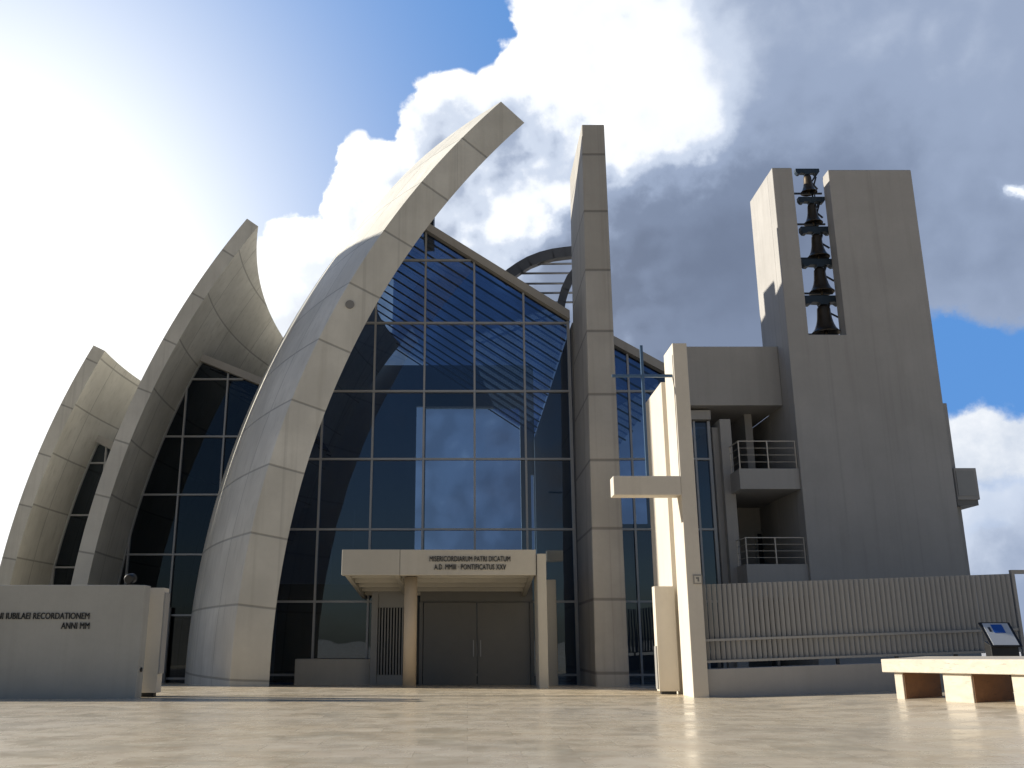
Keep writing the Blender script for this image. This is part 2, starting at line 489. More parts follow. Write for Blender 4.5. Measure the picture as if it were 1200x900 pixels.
# glazed roof over the nave with louvres down the slope
def roof_glass(name, Y0, Y1, xl, xr, topf, n, mat):
    q = MB().poly([(xl(Y0), Y0, topf(xl(Y0)) + .18), (xr, Y0, topf(xr) + .18), (xr, Y1, topf(xr) + .18), (xl(Y1), Y1, topf(xl(Y1)) + .18)])
    o = q.build(name, mat, church, recalc=False)
    for i in range(n):
        l = MB()
        Y = Y0 + .5 + (Y1 - Y0 - .6) * i / (n - 1)
        l.bar((xl(Y), Y, topf(xl(Y)) + .02), (xr, Y, topf(xr) + .02), .03, .07)
        l.build('louvre', M['darkmetal'], o)
    return o
roof_glass('nave_roof', YG + .25, YB + .5, lambda Y: min(-1.6, shell_x(S1, Y, 15.8)) + .25, SPX0 + .1, top1, 15, M['roofglass'])

# roof arch, rails and block above the nave roof
YA = 34.2
pts = [at(*q, YA) for q in ((672, 296), (662, 297), (648, 299), (634, 302.5), (620, 308), (608, 315), (598, 322), (590, 329))]
s = MB()
for p, q in zip(pts, pts[1:]): s.bar(p, q + (q - p) * .05, .42, .34, (0, 1, 0))
s.build('roof_arch', M['greymetal'], church)
pts = [at(*q, YA - 1.6) for q in ((675, 318), (668, 327), (662, 340), (658, 354), (656, 366))]
s = MB()
for p, q in zip(pts, pts[1:]): s.bar(p, q + (q - p) * .05, .3, .30, (0, 1, 0))
s.build('roof_arch', M['greymetal'], church)
for y, x0 in ((309, 622), (320, 608), (332, 610), (343, 625), (354, 640)):
    MB().tube([at(x0, y + .5, YA), at(674, y, YA)], .045, 8).build('roof_rail', M['mullion'], church)
a, c = at(497, 268, 33.4), at(509, 222, 33.4)
s = MB(); s.box(a.x, c.x, 33.0, 34.2, a.z - .6, c.z); s.build('roof_block', M['darkmetal'], church)

# left bay between middle and nearest shell
YG2 = 37.2
ra, rb = at(226, 421, YG2), at(303, 452, YG2)
k2 = (rb.z - ra.z) / (rb.x - ra.x); top2 = lambda x: ra.z + k2 * (x - ra.x)
def row(y, Y): return at(230, y, Y).z
vx2 = [at(p, 512, YG2).x for p in (164, 215, 263, 311)]
glazing('chapel_glazing', 'dark glass wall between the middle and nearest shells', YG2,
        lambda z: shell_x(S2, YG2, z) - .06, lambda z: max(shell_x(S2, YG2, z) + 1, shell_x(S1, YG2, z, False) + .25), top2, -.6, vx2,
        [row(y, YG2) for y in (445, 512, 580, 650, 721, 795)], M['darkglass'])
roof_glass('chapel_roof', YG2 + .25, 50, lambda Y: shell_x(S2, Y, top2(ra.x)) + .1, rb.x + 1.2, top2, 10, M['roofglass'])
s = MB(); s.box(-11.5, -6, 49.6, 49.9, -1, 8.0); s.build('chapel_rear_wall', M['interior'], church)
s = MB(); s.box(at(184, 722, YG2 - .2).x, at(200, 722, YG2 - .2).x, YG2 - .32, YG2 - .16, -.4, at(190, 712, YG2).z); s.build('chapel_door', M['paint'], church)
# far left bay
YG3 = 39.4
ra3, rb3 = at(110, 517, YG3), at(138, 531, YG3)
k3 = (rb3.z - ra3.z) / (rb3.x - ra3.x); top3 = lambda x: ra3.z + k3 * (x - ra3.x)
glazing('baptistery_glazing', 'narrow dark glass wall between the two lower shells', YG3,
        lambda z: shell_x(S3, YG3, z) - .06, lambda z: max(shell_x(S3, YG3, z) + .6, shell_x(S2, YG3, z, False) + .2), top3, -.7,
        [at(67, 640, YG3).x, at(122, 560, YG3).x], [at(100, y, YG3).z for y in (543, 604, 665, 726, 785)], M['darkglass'])
s = MB(); s.box(-14.4, -7, 48.5, 48.8, -1, 6); s.build('baptistery_rear_wall', M['interior'], church)

# glass wall right of the slab
ra4, rb4 = at(722, 409, YG), at(790, 446, YG)
k4 = (rb4.z - ra4.z) / (rb4.x - ra4.x); top4 = lambda x: ra4.z + k4 * (x - ra4.x)
glazing('weekday_glazing', 'glass wall right of the upright slab', YG, lambda z: SPX1 - .03, lambda z: 7.22, top4, -.35,
        [5.62], rows_z, M['glass'])
glazing('stair_glazing', 'glass strip under the parish house block', YG, lambda z: 7.26, lambda z: 8.36, lambda x: 8.55, -.35,
        [7.8], rows_z, M['glass'])
s = MB(); s.box(4.5, 8.4, 44, 44.3, -1, 6.5); s.build('weekday_rear_wall', M['interior'], church)
s = MB(); s.box(4.5, 8.4, YG + .15, 44, -1.2, -.36); s.build('weekday_floor', M['intfloor'], church)
roof_glass('weekday_roof', YG + .25, 44, lambda Y: SPX1, 7.22, top4, 7, M['roofglass'])
s = MB(); s.box(8.40, 8.62, YG - .2, 44, -.4, 8.3); s.build('weekday_side_wall', M['stucco'], church)

# ------------------------------------------------------------------ entrance portal
YP = 26.4
cx0, cx1 = at(401, 644, YP).x, at(628, 644, YP).x
cz1, cz0 = at(500, 644, YP).z, at(500, 674, YP).z
YPB = YG - .3
ent = thing('entrance_portal', 'low cement entrance canopy with inscription above the closed church doors', 'entrance', ((cx0 + cx1) / 2, YP, 0))
zb0 = at(500, 701, YPB).z - .02
s = MB(); s.box(cx0, cx1, YP, YP + .35, cz0, cz1)
slabp = s.build('canopy', M['canopy'], ent, .012)
s = MB(); s.prism([(cx0 + .02, YP + .352, cz1 - .02), (cx0 + .02, YPB, cz1 - .02), (cx0 + .02, YPB, zb0 + .35), (cx0 + .02, YP + .352, cz0 + .32)], (cx1 - cx0 - .04, 0, 0))
s.build('canopy_deck', M['canopy'], slabp)
s = MB()
for i in range(5):
    Y = YP + .85 + i * .92; z = cz0 + (zb0 - cz0) * (Y - YP) / (YPB - YP)
    s.box(cx0 + .185, cx0 + 1.445, Y, Y + .14, z + .05, z + .30); s.box(cx0 + 1.575, cx1 - .165, Y, Y + .14, z + .05, z + .30)
for x in (cx0 + .06, cx0 + 1.45, cx1 - .16):
    s.prism([(x, YP + .355, cz0 - .002), (x, YPB - .01, zb0), (x, YPB - .01, zb0 + .3), (x, YP + .355, cz0 + .3)], (.12, 0, 0))
s.build('soffit_beam', M['canopy'], slabp)
xr = at(598, 655, YP).x; xl = at(503.5, 655, YP).x
xr2 = at(593, 664, YP).x; xl2 = at(509, 664, YP).x
lettering('inscription', [('MISERICORDIARUM PATRI DICATUM', at(550, 658, YP).z, xr - xl, xr)], xr, YP - .016, slabp, M['black'], .145)
lettering('inscription', [('A.D. MMIII · PONTIFICATUS XXV', at(550, 667.5, YP).z, xr2 - xl2, xr2)], xr, YP - .016, slabp, M['black'], .145)
cb = at(480, 760, YP + .6)
s = MB(); s.lathe([(.0, -.1), (.185, -.1), (.185, cz0 - .0), (.0, cz0 - .0)], (cb.x, YP + .75, 0), 32); s.build('column', M['column'], ent)
s = MB(); s.lathe([(.0, .0), (.13, .0), (.13, .10), (.0, .10)], (cb.x, YP + .75, cz0 - .002), 24); s.build('column_cap', M['darkmetal'], ent)
a = at(628.5, 800, YP + .1).x
s = MB(); s.box(cx1 + .02, cx1 + .27, YP - .05, YP + 1.3, -.1, at(633, 649, YP).z); s.build('pier', M['canopy'], ent, .012)
YD = YPB - .6
x0, xm, x1 = at(496, 760, YD).x, at(559, 760, YD).x, at(621, 760, YD).x
zt = at(560, 706, YD).z
for xa, xb in ((x0, xm - .012), (xm + .012, x1)):
    s = MB(); s.box(xa, xb, YD, YD + .1, -.12, zt)
    dd = s.build('door', M['door'], ent, .006)
    h = MB(); hx = xb - .1 if xa == x0 else xa + .1
    h.bar((hx, YD - .06, .75), (hx, YD - .06, 1.25), .03)
    h.box(hx - .012, hx + .012, YD - .06, YD - .001, .8, .83); h.box(hx - .012, hx + .012, YD - .06, YD - .001, 1.17, 1.2)
    h.build('handle', M['mullion'], dd)
s = MB(); s.box(x0 - .12, x1 + .12, YD + .11, YD + .2, zt + .003, zb0 + .5); s.box(x0 - .13, x0 - .02, YD - .02, YD + .2, -.12, zt); s.box(x1 + .02, x1 + .13, YD - .02, YD + .2, -.12, zt)
s.build('door_frame', M['door'], ent)
# louvred grille with its frame left of the doors
xa, xb = at(442, 760, YD).x, at(473, 760, YD).x
g0, g1 = at(450, 791, YD).z, at(450, 712, YD).z
s = MB(); s.box(xa - .2, xa, YD - .1, YD + .25, -.2, zb0 + .4); s.box(xb, xb + .12, YD - .02, YD + .1, -.2, g1 + .1)
s.box(xa, xb, YD - .02, YD + .1, -.2, g0); s.box(xa, xb, YD - .02, YD + .1, g1, zb0 + .3)
gr = s.build('grille', M['paint'], ent)
s = MB(); n = 9
for i in range(n):
    x = xa + (xb - xa) * (i + .5) / n; s.box(x - .02, x + .02, YD, YD + .08, g0 + .002, g1 - .002)
s.build('grille_bars', M['paint'], gr)
s = MB(); s.box(xa, xb + .6, YD + .3, YD + .34, -.2, zb0 + .3); s.build('grille_backing', M['darkroom'], gr)
# narrow white fin right of the pier
fp = at(652, 700, 30)
s = MB(); s.box(at(641, 740, 29.6).x, at(653, 740, 29.6).x, 29.6, 29.9, -.2, at(650, 679, 29.6).z)
tag(s.build('gate_post', M['canopy'], None, .03), 'narrow white cement post between the entrance pier and the tall slab', 'post')
# low white block standing in for a pale shape seen in the glass
a, c = at(347, 772, 31.2), at(435, 772, 31.2)
s = MB(); s.box(a.x, c.x, 31.0, 31.45, -.3, a.z)
tag(s.build('pale_shape_block', M['gate'], None, .03), 'low white block added for a pale shape seen in the nave glass left of the entrance', 'stand-in block')

# ------------------------------------------------------------------ inscription wall, gate leaf and lamp on the left
YW = 21.6
wx = -7.27; wz = at(160, 685.5, YW).z
iw = thing('inscription_wall', 'long low cement wall with black raised lettering at the left of the plaza', 'wall', (-12, YW, 0))
s = MB(); s.box(-21, wx, YW, YW + .42, -.1, wz); w = s.build('wall', M['lwall'], iw, .015)
r1, l1 = at(105, 722, YW).x, at(-3, 722, YW).x
r2, l2 = at(105, 733, YW).x, at(72, 733, YW).x
lettering('inscription', [('NI IUBILAEI RECORDATIONEM', at(60, 725.5, YW).z, r1 - l1, r1)], r1, YW - .014, iw, M['black'], .14)
lettering('inscription', [('ANNI MM', at(90, 737, YW).z, r2 - l2, r2)], r1, YW - .014, iw, M['black'], .14)
s = MB(); s.tube([(wx + .012, YW + .2, .60), (wx + .03, YW + .2, .60)], .05, 14); s.build('wall_bracket', M['black'], iw)
gl = thing('gate_leaf', 'short thick white gate leaf standing at the end of the inscription wall', 'gate', (-7.0, YW + .7, 0))
s = MB(); s.box(-7.62, -7.02, YW + .62, YW + .98, .09, wz - .03); s.build('leaf', M['gate'], gl, .006)
s = MB(); s.box(-7.015, -6.985, YW + .64, YW + .96, .5, wz - .14); s.build('edge_strip', M['paint'], gl)
s = MB(); s.box(-7.5, -7.1, YW + .70, YW + .90, -.02, .088); s.build('wheel_carriage', M['black'], gl)
lp = at(153, 679, YW + .2)
la = thing('flood_lamp', 'small black floodlight on top of the inscription wall', 'lamp', (lp.x, YW + .2, wz))
s = MB(); s.tube([(lp.x, YW + .2, wz - .01), (lp.x, YW + .2, wz + .1)], .022, 8); s.box(lp.x - .06, lp.x + .06, YW + .14, YW + .26, wz, wz + .015); s.build('stem', M['black'], la)
s = MB(); s.tube([(lp.x - .01, YW + .08, wz + .13), (lp.x - .01, YW + .12, wz + .14), (lp.x, YW + .30, wz + .17), (lp.x, YW + .34, wz + .17)], [.09, .115, .115, .07], 16); s.build('lamp_head', M['black'], la)

# ------------------------------------------------------------------ cross gate wall on the right
YC = 22.0
cw = thing('cross_wall', 'tall white gate pier whose projecting stone arm forms a cross', 'gate wall', (5.2, YC, 0))
zA = at(800, 402, YC).z
PX0, PX1 = at(812.5, 811, YC).x, at(831, 811, YC).x
s = MB(); s.box(PX0, PX1, YC, YC + 1.05, -.1, zA); s.build('pier', M['gate'], cw, .015)
s = MB(); s.box(PX0 + .16, PX1 - .03, YC + 1.052, YC + 1.55, -.1, zA - .35); s.build('recess', M['gate'], cw)
s = MB(); s.box(PX0 + .0, PX1 - .02, YC + 1.552, YC + 3.9, -.1, 7.72); s.build('rear_pier', M['gate'], cw, .015)
bl = at(719, 557, YC - .1); bb = at(760, 579.5, YC - .1)
s = MB(); s.box(bl.x, PX0 - .002, YC - .02, YC + .46, bb.z, bl.z); s.build('cross_arm', M['gate'], cw, .015)
ARMZ = bl.z
mc = thing('metal_cross', 'slim blue steel cross standing on the stone arm of the gate pier', 'cross', (at(757, 553, YC + .2).x, YC + .2, ARMZ))
vxp = at(756, 500, YC + .2).x
s = MB(); s.box(vxp - .035, vxp + .035, YC + .165, YC + .235, ARMZ, at(755, 405, YC + .2).z); s.build('upright', M['bluemetal'], mc, .006)
zc = at(755, 440.5, YC + .2).z; xa = at(717, 440, YC + .2).x
s = MB(); s.box(xa, vxp - .037, YC + .17, YC + .23, zc - .035, zc + .035); s.box(vxp + .037, PX0 - .003, YC + .17, YC + .23, zc - .035, zc + .035); s.build('crossbar', M['bluemetal'], mc, .006)
gq = thing('gate_leaf', 'short cream gate leaf standing against the left side of the cross pier', 'gate', (PX0 - .25, YC + 1.3, 0))
ga = at(770, 750, YC + 1.3).x; gz = at(780, 687, YC + 1.3).z
s = MB(); s.box(ga, PX0 - .02, YC + 1.3, YC + 1.62, .07, gz); s.build('leaf', M['gate'], gq, .006)
s = MB(); s.box(ga + .06, PX0 - .08, YC + 1.36, YC + 1.56, -.02, .068); s.build('wheel_carriage', M['black'], gq)
s = MB(); s.box(ga - .028, ga - .002, YC + 1.34, YC + 1.58, .12, 1.1); s.build('edge_strip', M['paint'], gq)
q = at(817.5, 679, YC)
wp = thing('wall_plaque', 'small square plaque fixed to the front of the cross pier', 'plaque', (q.x, YC, q.z))
s = MB(); s.box(q.x - .105, q.x + .105, YC - .022, YC - .002, q.z - .105, q.z + .105); s.build('plate', plain('plaque grey', (.30, .28, .25), .5), wp, .004)
s = MB(); s.box(q.x - .075, q.x + .075, YC - .026, YC - .0225, q.z - .075, q.z + .075); s.build('field', plain('plaque cream', (.60, .56, .48), .5), wp)
s = MB(); s.box(q.x - .01, q.x + .03, YC - .030, YC - .0265, q.z - .05, q.z + .05); s.box(q.x - .045, q.x - .0105, YC - .030, YC - .0265, q.z + .01, q.z + .05); s.build('emblem', plain('emblem grey', (.2, .19, .18), .5), wp)

# ------------------------------------------------------------------ fence on its low wall
fe = thing('slat_fence', 'pale steel fence of close upright slats on a low cement wall', 'fence', (9, YC + .25, 0))
FX0, FX1 = PX1 + .03, 17.0
YF_ = YC + .25
sl = .034
zt = lambda x: at(832, 685, YF_).z + sl * (x - FX0)
zr = lambda x: at(832, 752, YF_).z + sl * (x - FX0)
zb = lambda x: at(832, 777, YF_).z + sl * (x - FX0)
zw = lambda x: at(832, 784, YF_).z + sl * (x - FX0)
XEND = at(1188, 720, YF_).x
s = MB(); n = int((XEND - FX0) / .118)
for i in range(n + 1):
    x = FX0 + .06 + i * .118
    a = R(-38 + random.uniform(-3, 3)); w, t_ = .103, .012
    ux, uy = math.cos(a) * w / 2, math.sin(a) * w / 2
    vx_, vy_ = -math.sin(a) * t_ / 2, math.cos(a) * t_ / 2
    P4 = [(x - ux - vx_, YF_ - uy - vy_), (x + ux - vx_, YF_ + uy - vy_), (x + ux + vx_, YF_ + uy + vy_), (x - ux + vx_, YF_ - uy + vy_)]
    s.hexa([(p[0], p[1], zb(x)) for p in P4] + [(p[0], p[1], zt(x)) for p in P4])
s.build('slat_panel', M['paint'], fe)
for zf, nm in ((zr, 'rail'), (zb, 'rail')):
    s = MB(); s.bar((FX0, YF_ - .085, zf(FX0) + .03), (XEND, YF_ - .085, zf(XEND) + .03), .035, .05); s.build(nm, M['paint'], fe)
i = 0; x = FX0 + .3
while x < XEND:
    s = MB(); s.box(x - .03, x + .03, YF_ - .04, YF_ + .04, zw(x) - .04, zb(x) - .002); s.build('foot', M['darkmetal'], fe); x += 1.35
s = MB(); s.hexa([(FX0 - .02, YF_ - .12, -.1), (FX1, YF_ - .12, ground_z(FX1, YF_) - .1), (FX1, YF_ + .16, ground_z(FX1, YF_) - .1), (FX0 - .02, YF_ + .16, -.1),
                  (FX0 - .02, YF_ - .12, zw(FX0)), (FX1, YF_ - .12, zw(FX1)), (FX1, YF_ + .16, zw(FX1)), (FX0 - .02, YF_ + .16, zw(FX0))])
s.build('base_wall', M['stucco'], fe, .012)
gf = at(1190, 668, YF_)
s = MB(); s.box(XEND + .06, XEND + .13, YF_ - .05, YF_ + .05, zw(XEND), gf.z); s.box(XEND + .131, XEND + 1.6, YF_ - .05, YF_ + .05, gf.z - .09, gf.z)
part(s.build('end_frame', M['paint'], fe), 'plain square frame at the right end of the fence')

# ------------------------------------------------------------------ info lectern
YI = 20.6
p = at(1172, 742, YI); gz = ground_z(p.x, YI)
le = thing('info_lectern', 'dark metal information lectern with tilted pale panel behind the stone bench', 'lectern', (p.x, YI, gz))
z0, z1 = at(1172, 757, YI).z, at(1172, 731, YI).z
hw = .29
s = MB(); s.hexa([(p.x - hw - .0, YI - .12, gz), (p.x + hw, YI - .12, gz), (p.x + hw, YI + .12, gz), (p.x - hw, YI + .12, gz),
                  (p.x - hw, YI - .10, z0), (p.x + hw, YI - .10, z0), (p.x + hw, YI + .16, z0 + .1), (p.x - hw, YI + .16, z0 + .1)]); s.build('body', M['black'], le, .01)
L0, L1 = Vector((0, YI - .16, z0 - .01)), Vector((0, YI + .20, z1))
nrm = Vector((0, -(L1.z - L0.z), (L1.y - L0.y))).normalized()
def tilted(x0, x1, a, c, lift, th):
    A, C = L0 + (L1 - L0) * a + nrm * lift, L0 + (L1 - L0) * c + nrm * lift
    q = [(x0, A.y, A.z), (x1, A.y, A.z), (x1, C.y, C.z), (x0, C.y, C.z)]
    return MB().prism(q, nrm * th)
tilted(p.x - hw - .04, p.x + hw + .04, -.03, 1.03, 0, .03).build('tray', M['black'], le)
pn = tilted(p.x - hw + .02, p.x + hw - .02, .02, .98, .031, .006).build('panel', M['panel'], le)
tilted(p.x - .11, p.x + .13, .55, .92, .038, .003).build('picture', M['bluepanel'], pn)
tilted(p.x - .20, p.x - .15, .6, .8, .038, .003).build('emblem', M['darkmetal'], pn)

# ------------------------------------------------------------------ travertine bench
A = on_ground(1053, 818.5); B = on_ground(1150, 824)
u = Vector((B.x - A.x, B.y - A.y, 0)).normalized()
nv = Vector((-u.y, u.x, 0));  nv = -nv if nv.x < 0 else nv         # pointing away from the lit side
be = thing('stone_bench', 'pale travertine bench slab on block legs at the right of the plaza', 'bench', (A.x, A.y, ground_z(A.x, A.y)))
slope = lambda q: 0.045 * (q.x - A.x)
sz1 = at(1041, 772, A.y).z; sz0 = at(1041, 787.5, A.y).z
def bb_(a0, a1, d0, d1, z0, z1, zslope=True):
    q = [A + u * a0 + nv * d0, A + u * a1 + nv * d0, A + u * a1 + nv * d1, A + u * a0 + nv * d1]
    return [(w.x, w.y, (z0(w) if callable(z0) else z0 + slope(w))) for w in q] + [(w.x, w.y, z1 + slope(w)) for w in q]
a_in = (at(1040, 780, A.y - .0).x - A.x) * 1.0
s = MB(); s.hexa(bb_(-.22, 6.5, -.14, 1.05, sz0, sz1)); s.build('seat', M['stone'], be, .014)
gzf = lambda w: ground_z(w.x, w.y) - .03
def along(px, py):
    w = on_ground(px, py); return (Vector((w.x, w.y, 0)) - Vector((A.x, A.y, 0))).dot(u)
l2a, l2b = along(1114, 821.5), along(1146, 823.5)
for a0, a1 in ((0.0, along(1067, 818.7)), (l2a, l2b), (along(1197, 826), along(1197, 826) + (l2b - l2a) * 1.1), (5.2, 5.9)):
    s = MB(); s.hexa(bb_(a0, a1, -.04, .92, gzf, sz0 - .002)); lg = s.build('leg', M['stone'], be, .008)
    s = MB(); s.hexa(bb_(a1 + .002, a1 + .02, -.01, .90, gzf, sz0 - .004)); part(s.build('rough_face', M['rawstone'], lg), 'rough brown side of the leg')

# ------------------------------------------------------------------ bell tower
YT = 30.0
TX0, TX1, TZ = 10.76, 15.67, 17.3
SX0, SX1, SZ = 11.47, 12.74, at(965, 392, YT).z
YTB = YT + 2.65
bt = thing('bell_tower', 'tall white bell tower slab with an open slot holding bells', 'tower', ((TX0 + TX1) / 2, YT, 0))
s = MB()
o = [(TX0, -.5), (TX1, -.5), (TX1, TZ - .02), (SX1, TZ - .02), (SX1, SZ), (SX0, SZ), (SX0, TZ + .06), (TX0, TZ + .06)]
s.prism([(x, YT, z) for x, z in o], (0, .55, 0))
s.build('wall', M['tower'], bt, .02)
s = MB(); s.box(TX0 + .002, SX0, YT + .552, YTB, -.5, TZ + .058); s.box(SX0 + .002, TX1 - .002, YT + .552, YTB, -.5, SZ - .9); s.build('return_wall', M['tower'], bt)
s = MB(); s.box(TX0 + .02, SX0 - .02, YT + .02, YTB - .02, TZ + .062, TZ + .075); s.box(SX1 + .02, TX1 - .02, YT + .02, YT + .53, TZ - .018, TZ - .005); s.build('flashing', M['mullion'], bt)
# steel bell frame on the right side of the slot
s = MB(); xr_ = SX1 - .12
YBL = YT + .75
s.tube([(xr_ - .22, YBL, SZ), (xr_ - .22, YBL, TZ - .15)], .03, 8); s.tube([(xr_, YBL + .35, SZ), (xr_, YBL + .35, TZ - .3)], .025, 8)
BELLS = [(945, 199, 226, 18), (950, 232, 262, 20), (955.5, 267, 302, 24), (959, 305, 343, 27), (963.5, 348, 391, 31)]
info = []
for px, y0, y1, wd in BELLS:
    q0, q1 = at(px, y0, YBL), at(px, y1, YBL)
    info.append((q0.x, q0.z, q1.z, wd / 1100 * (YBL * CP + (q0.z - EYE) * SP) * 1.06))
for k, (bx, z1, z0, wd) in enumerate(info):
    s.bar((SX0 + .0, YBL, z0 - .03), (SX1 - .0, YBL, z0 - .03), .05, .06)
    s.bar((xr_ - .22, YBL, z1 - .5), (SX1 - .02, YBL, z1 - .05), .06)
    s.bar((xr_ - .22, YBL, z1 - .5), (bx + wd * .55, YBL, z1 - .78), .05)
    s.tube([(xr_ - .22, YBL - .0, z1 - .05), (xr_ + .05, YBL + .2, z1 - .2), (xr_, YBL + .35, z1 - .45)], .035, 8)
s.build('bell_frame', M['darkmetal'], bt)
# bells: built once at unit width, then copied
def bell_parts(root):
    b_ = MB(); b_.lathe([(.0, .98), (.10, .98), (.12, .94), (.19, .91), (.225, .85), (.235, .70), (.255, .5), (.30, .32), (.37, .16), (.47, .04), (.5, .02), (.5, 0), (.46, 0), (.36, .12), (.26, .4), (.20, .8), (0, .86)], tuple(root.location), 32)
    b_.build('bell', M['bronze'], root)
    y_ = MB(); l = root.location
    prof = [(-.72, 1.26), (.72, 1.26), (.72, 1.10), (.62, .98), (.5, .97), (.40, 1.04), (.16, 1.03), (.13, .96), (-.13, .96), (-.16, 1.03), (-.40, 1.04), (-.5, .97), (-.62, .98), (-.72, 1.10)]
    y_.prism([(l.x + x, l.y - .16, l.z + z) for x, z in prof], (0, .32, 0)); y_.build('headstock', M['yoke'], root)
    c_ = MB(); c_.tube([(l.x, l.y, l.z + .8), (l.x, l.y, l.z + .1)], .03, 8); c_.lathe([(0, .13), (.06, .08), (.075, 0), (.05, -.09), (.02, -.14), (0, -.15)], (l.x, l.y, l.z + .02), 16); c_.build('clapper', M['bronze'], root)
BL = ['smallest dark bronze bell at the top of the tower slot', 'second bell from the top of the tower slot, small', 'middle one of the five bells in the tower slot',
      'second bell from the bottom of the tower slot, large', 'largest dark bronze bell at the bottom of the tower slot']
bell0 = None
for k, (bx, z1, z0, wd) in enumerate(info):
    if k == 0:
        r_ = thing('bell', BL[0], 'bell', (0, 0, 0), 'bells hanging in the tower slot'); bell_parts(r_); bell0 = r_
    else:
        r_ = bell0.copy(); COL.objects.link(r_)
        for ch in list(bell0.children):
            c2 = ch.copy(); COL.objects.link(c2); c2.parent = r_
        r_['label'] = BL[k]
    r_.location = (bx, YBL, z0)
    hgt = (z1 - z0) / 1.26
    r_.scale = (wd, wd, hgt)

# wing and box balcony on the tower's right side
a = at(1108, 474, 31.6)
s = MB(); s.box(TX1 + .002, at(1118, 560, 31.6).x, 31.4, YTB + 1.2, -.5, a.z); s.build('side_wing', M['tower'], bt, .015)
a, c = at(1119, 549, 31.0), at(1147, 586, 31.0)
s = MB(); s.box(a.x - .1, c.x, 30.9, 33.2, c.z, a.z); bx_ = s.build('box_balcony', M['tower'], bt, .015)
s = MB(); s.box(a.x - .1, c.x - .05, 30.95, 33.1, c.z - .18, c.z - .002); s.build('underside', M['door'], bx_)
s = MB(); s.box(a.x - .05, c.x - .1, 30.875, 30.898, c.z + .12, a.z - .10); s.build('front_panel', M['paint'], bx_)

# ------------------------------------------------------------------ parish house between the gate and the tower
ph = thing('parish_house', 'white parish house with recessed balconies joined to the bell tower', 'house', (9.3, 31, 0))
YH = 31.1; YR = 34.6
zl, zh = at(860, 475, YH).z, at(860, 406, YH).z
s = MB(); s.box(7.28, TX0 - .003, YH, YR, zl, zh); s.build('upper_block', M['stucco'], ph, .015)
s = MB(); s.box(8.63, TX0 - .003, YR, YR + .3, -.5, zl - .002); s.build('rear_wall', M['stucco'], ph)
s = MB(); s.box(TX0 + .0, TX0 + .3, YTB + .003, YR + .3, -.5, zl); s.build('side_wall', M['stucco'], ph)
fx0, fx1 = at(848, 560, YH + .1).x, at(861, 560, YH + .1).x
s = MB(); s.box(fx0, fx1, YH + .1, YH + 1.3, -.4, at(850, 491, YH + .1).z); part(s.build('fin_wall', M['stucco'], ph, .012), 'upright white fin left of the balconies')
bx0 = at(866, 550, YT + .12).x
for y0, y1, rt, dy, dx in ((549, 573, 517, 511, 0), (661, 700, 630, 612, 6)):
    z1, z0 = at(900, y0, YT + .12).z, at(900, y1, YT + .12).z
    s = MB(); s.box(bx0, TX0 - .004, YT + .12, YT + .35, z0, z1); s.box(bx0, bx0 + .2, YT + .352, YR - .01, z0, z1); s.box(bx0 + .202, TX0 - .004, YT + .352, YR - .01, z0, z0 + .22)
    bal = s.build('balcony', M['stucco'], ph, .01)
    zr_ = at(900, rt, YT + .2).z
    s = MB(); x_0, x_1 = bx0 + .06, TX0 - .02
    s.bar((x_0, YT + .2, zr_), (x_1, YT + .2, zr_), .028); s.bar((x_0, YT + .2, zr_), (x_0, YR - .1, zr_), .028)
    for q in (.25, .5, .75):
        zq = z1 + (zr_ - z1) * q
        s.bar((x_0, YT + .2, zq), (x_1, YT + .2, zq), .012); s.bar((x_0, YT + .2, zq), (x_0, YR - .1, zq), .012)
    for x in (x_0, (x_0 + x_1) / 2, x_1 - .02): s.bar((x, YT + .2, z1), (x, YT + .2, zr_), .035)
    for Y in (YT + 1.2, YT + 2.3, YT + 3.4): s.bar((x_0, Y, z1), (x_0, Y, zr_), .03)
    s.build('railing', M['gate'], bal)
    dz = z0 + .22
    s = MB(); xd = at(874 + dx, 540, YR).x; s.box(xd, xd + .95, YR - .04, YR - .003, dz, dz + 2.25); dd = s.build('door', M['darkroom'], ph)
    s = MB(); s.box(xd - .08, xd, YR - .06, YR - .003, dz, dz + 2.33); s.box(xd + .95, xd + 1.03, YR - .06, YR - .003, dz, dz + 2.33); s.box(xd, xd + .95, YR - .06, YR - .003, dz + 2.252, dz + 2.33)
    s.build('door_frame', M['paint'], dd)
    if y0 == 549:
        s = MB(); s.box(bx0 + 1.0, bx0 + 1.25, YR - 2.2, YR - .01, z1 - .3, zl - .002); s.build('partition', M['stucco'], ph)
s = MB(); s.box(8.75, bx0 - .6, YR - .05, YR - .003, 3.2, zl - .3); s.build('window', M['darkroom'], ph)

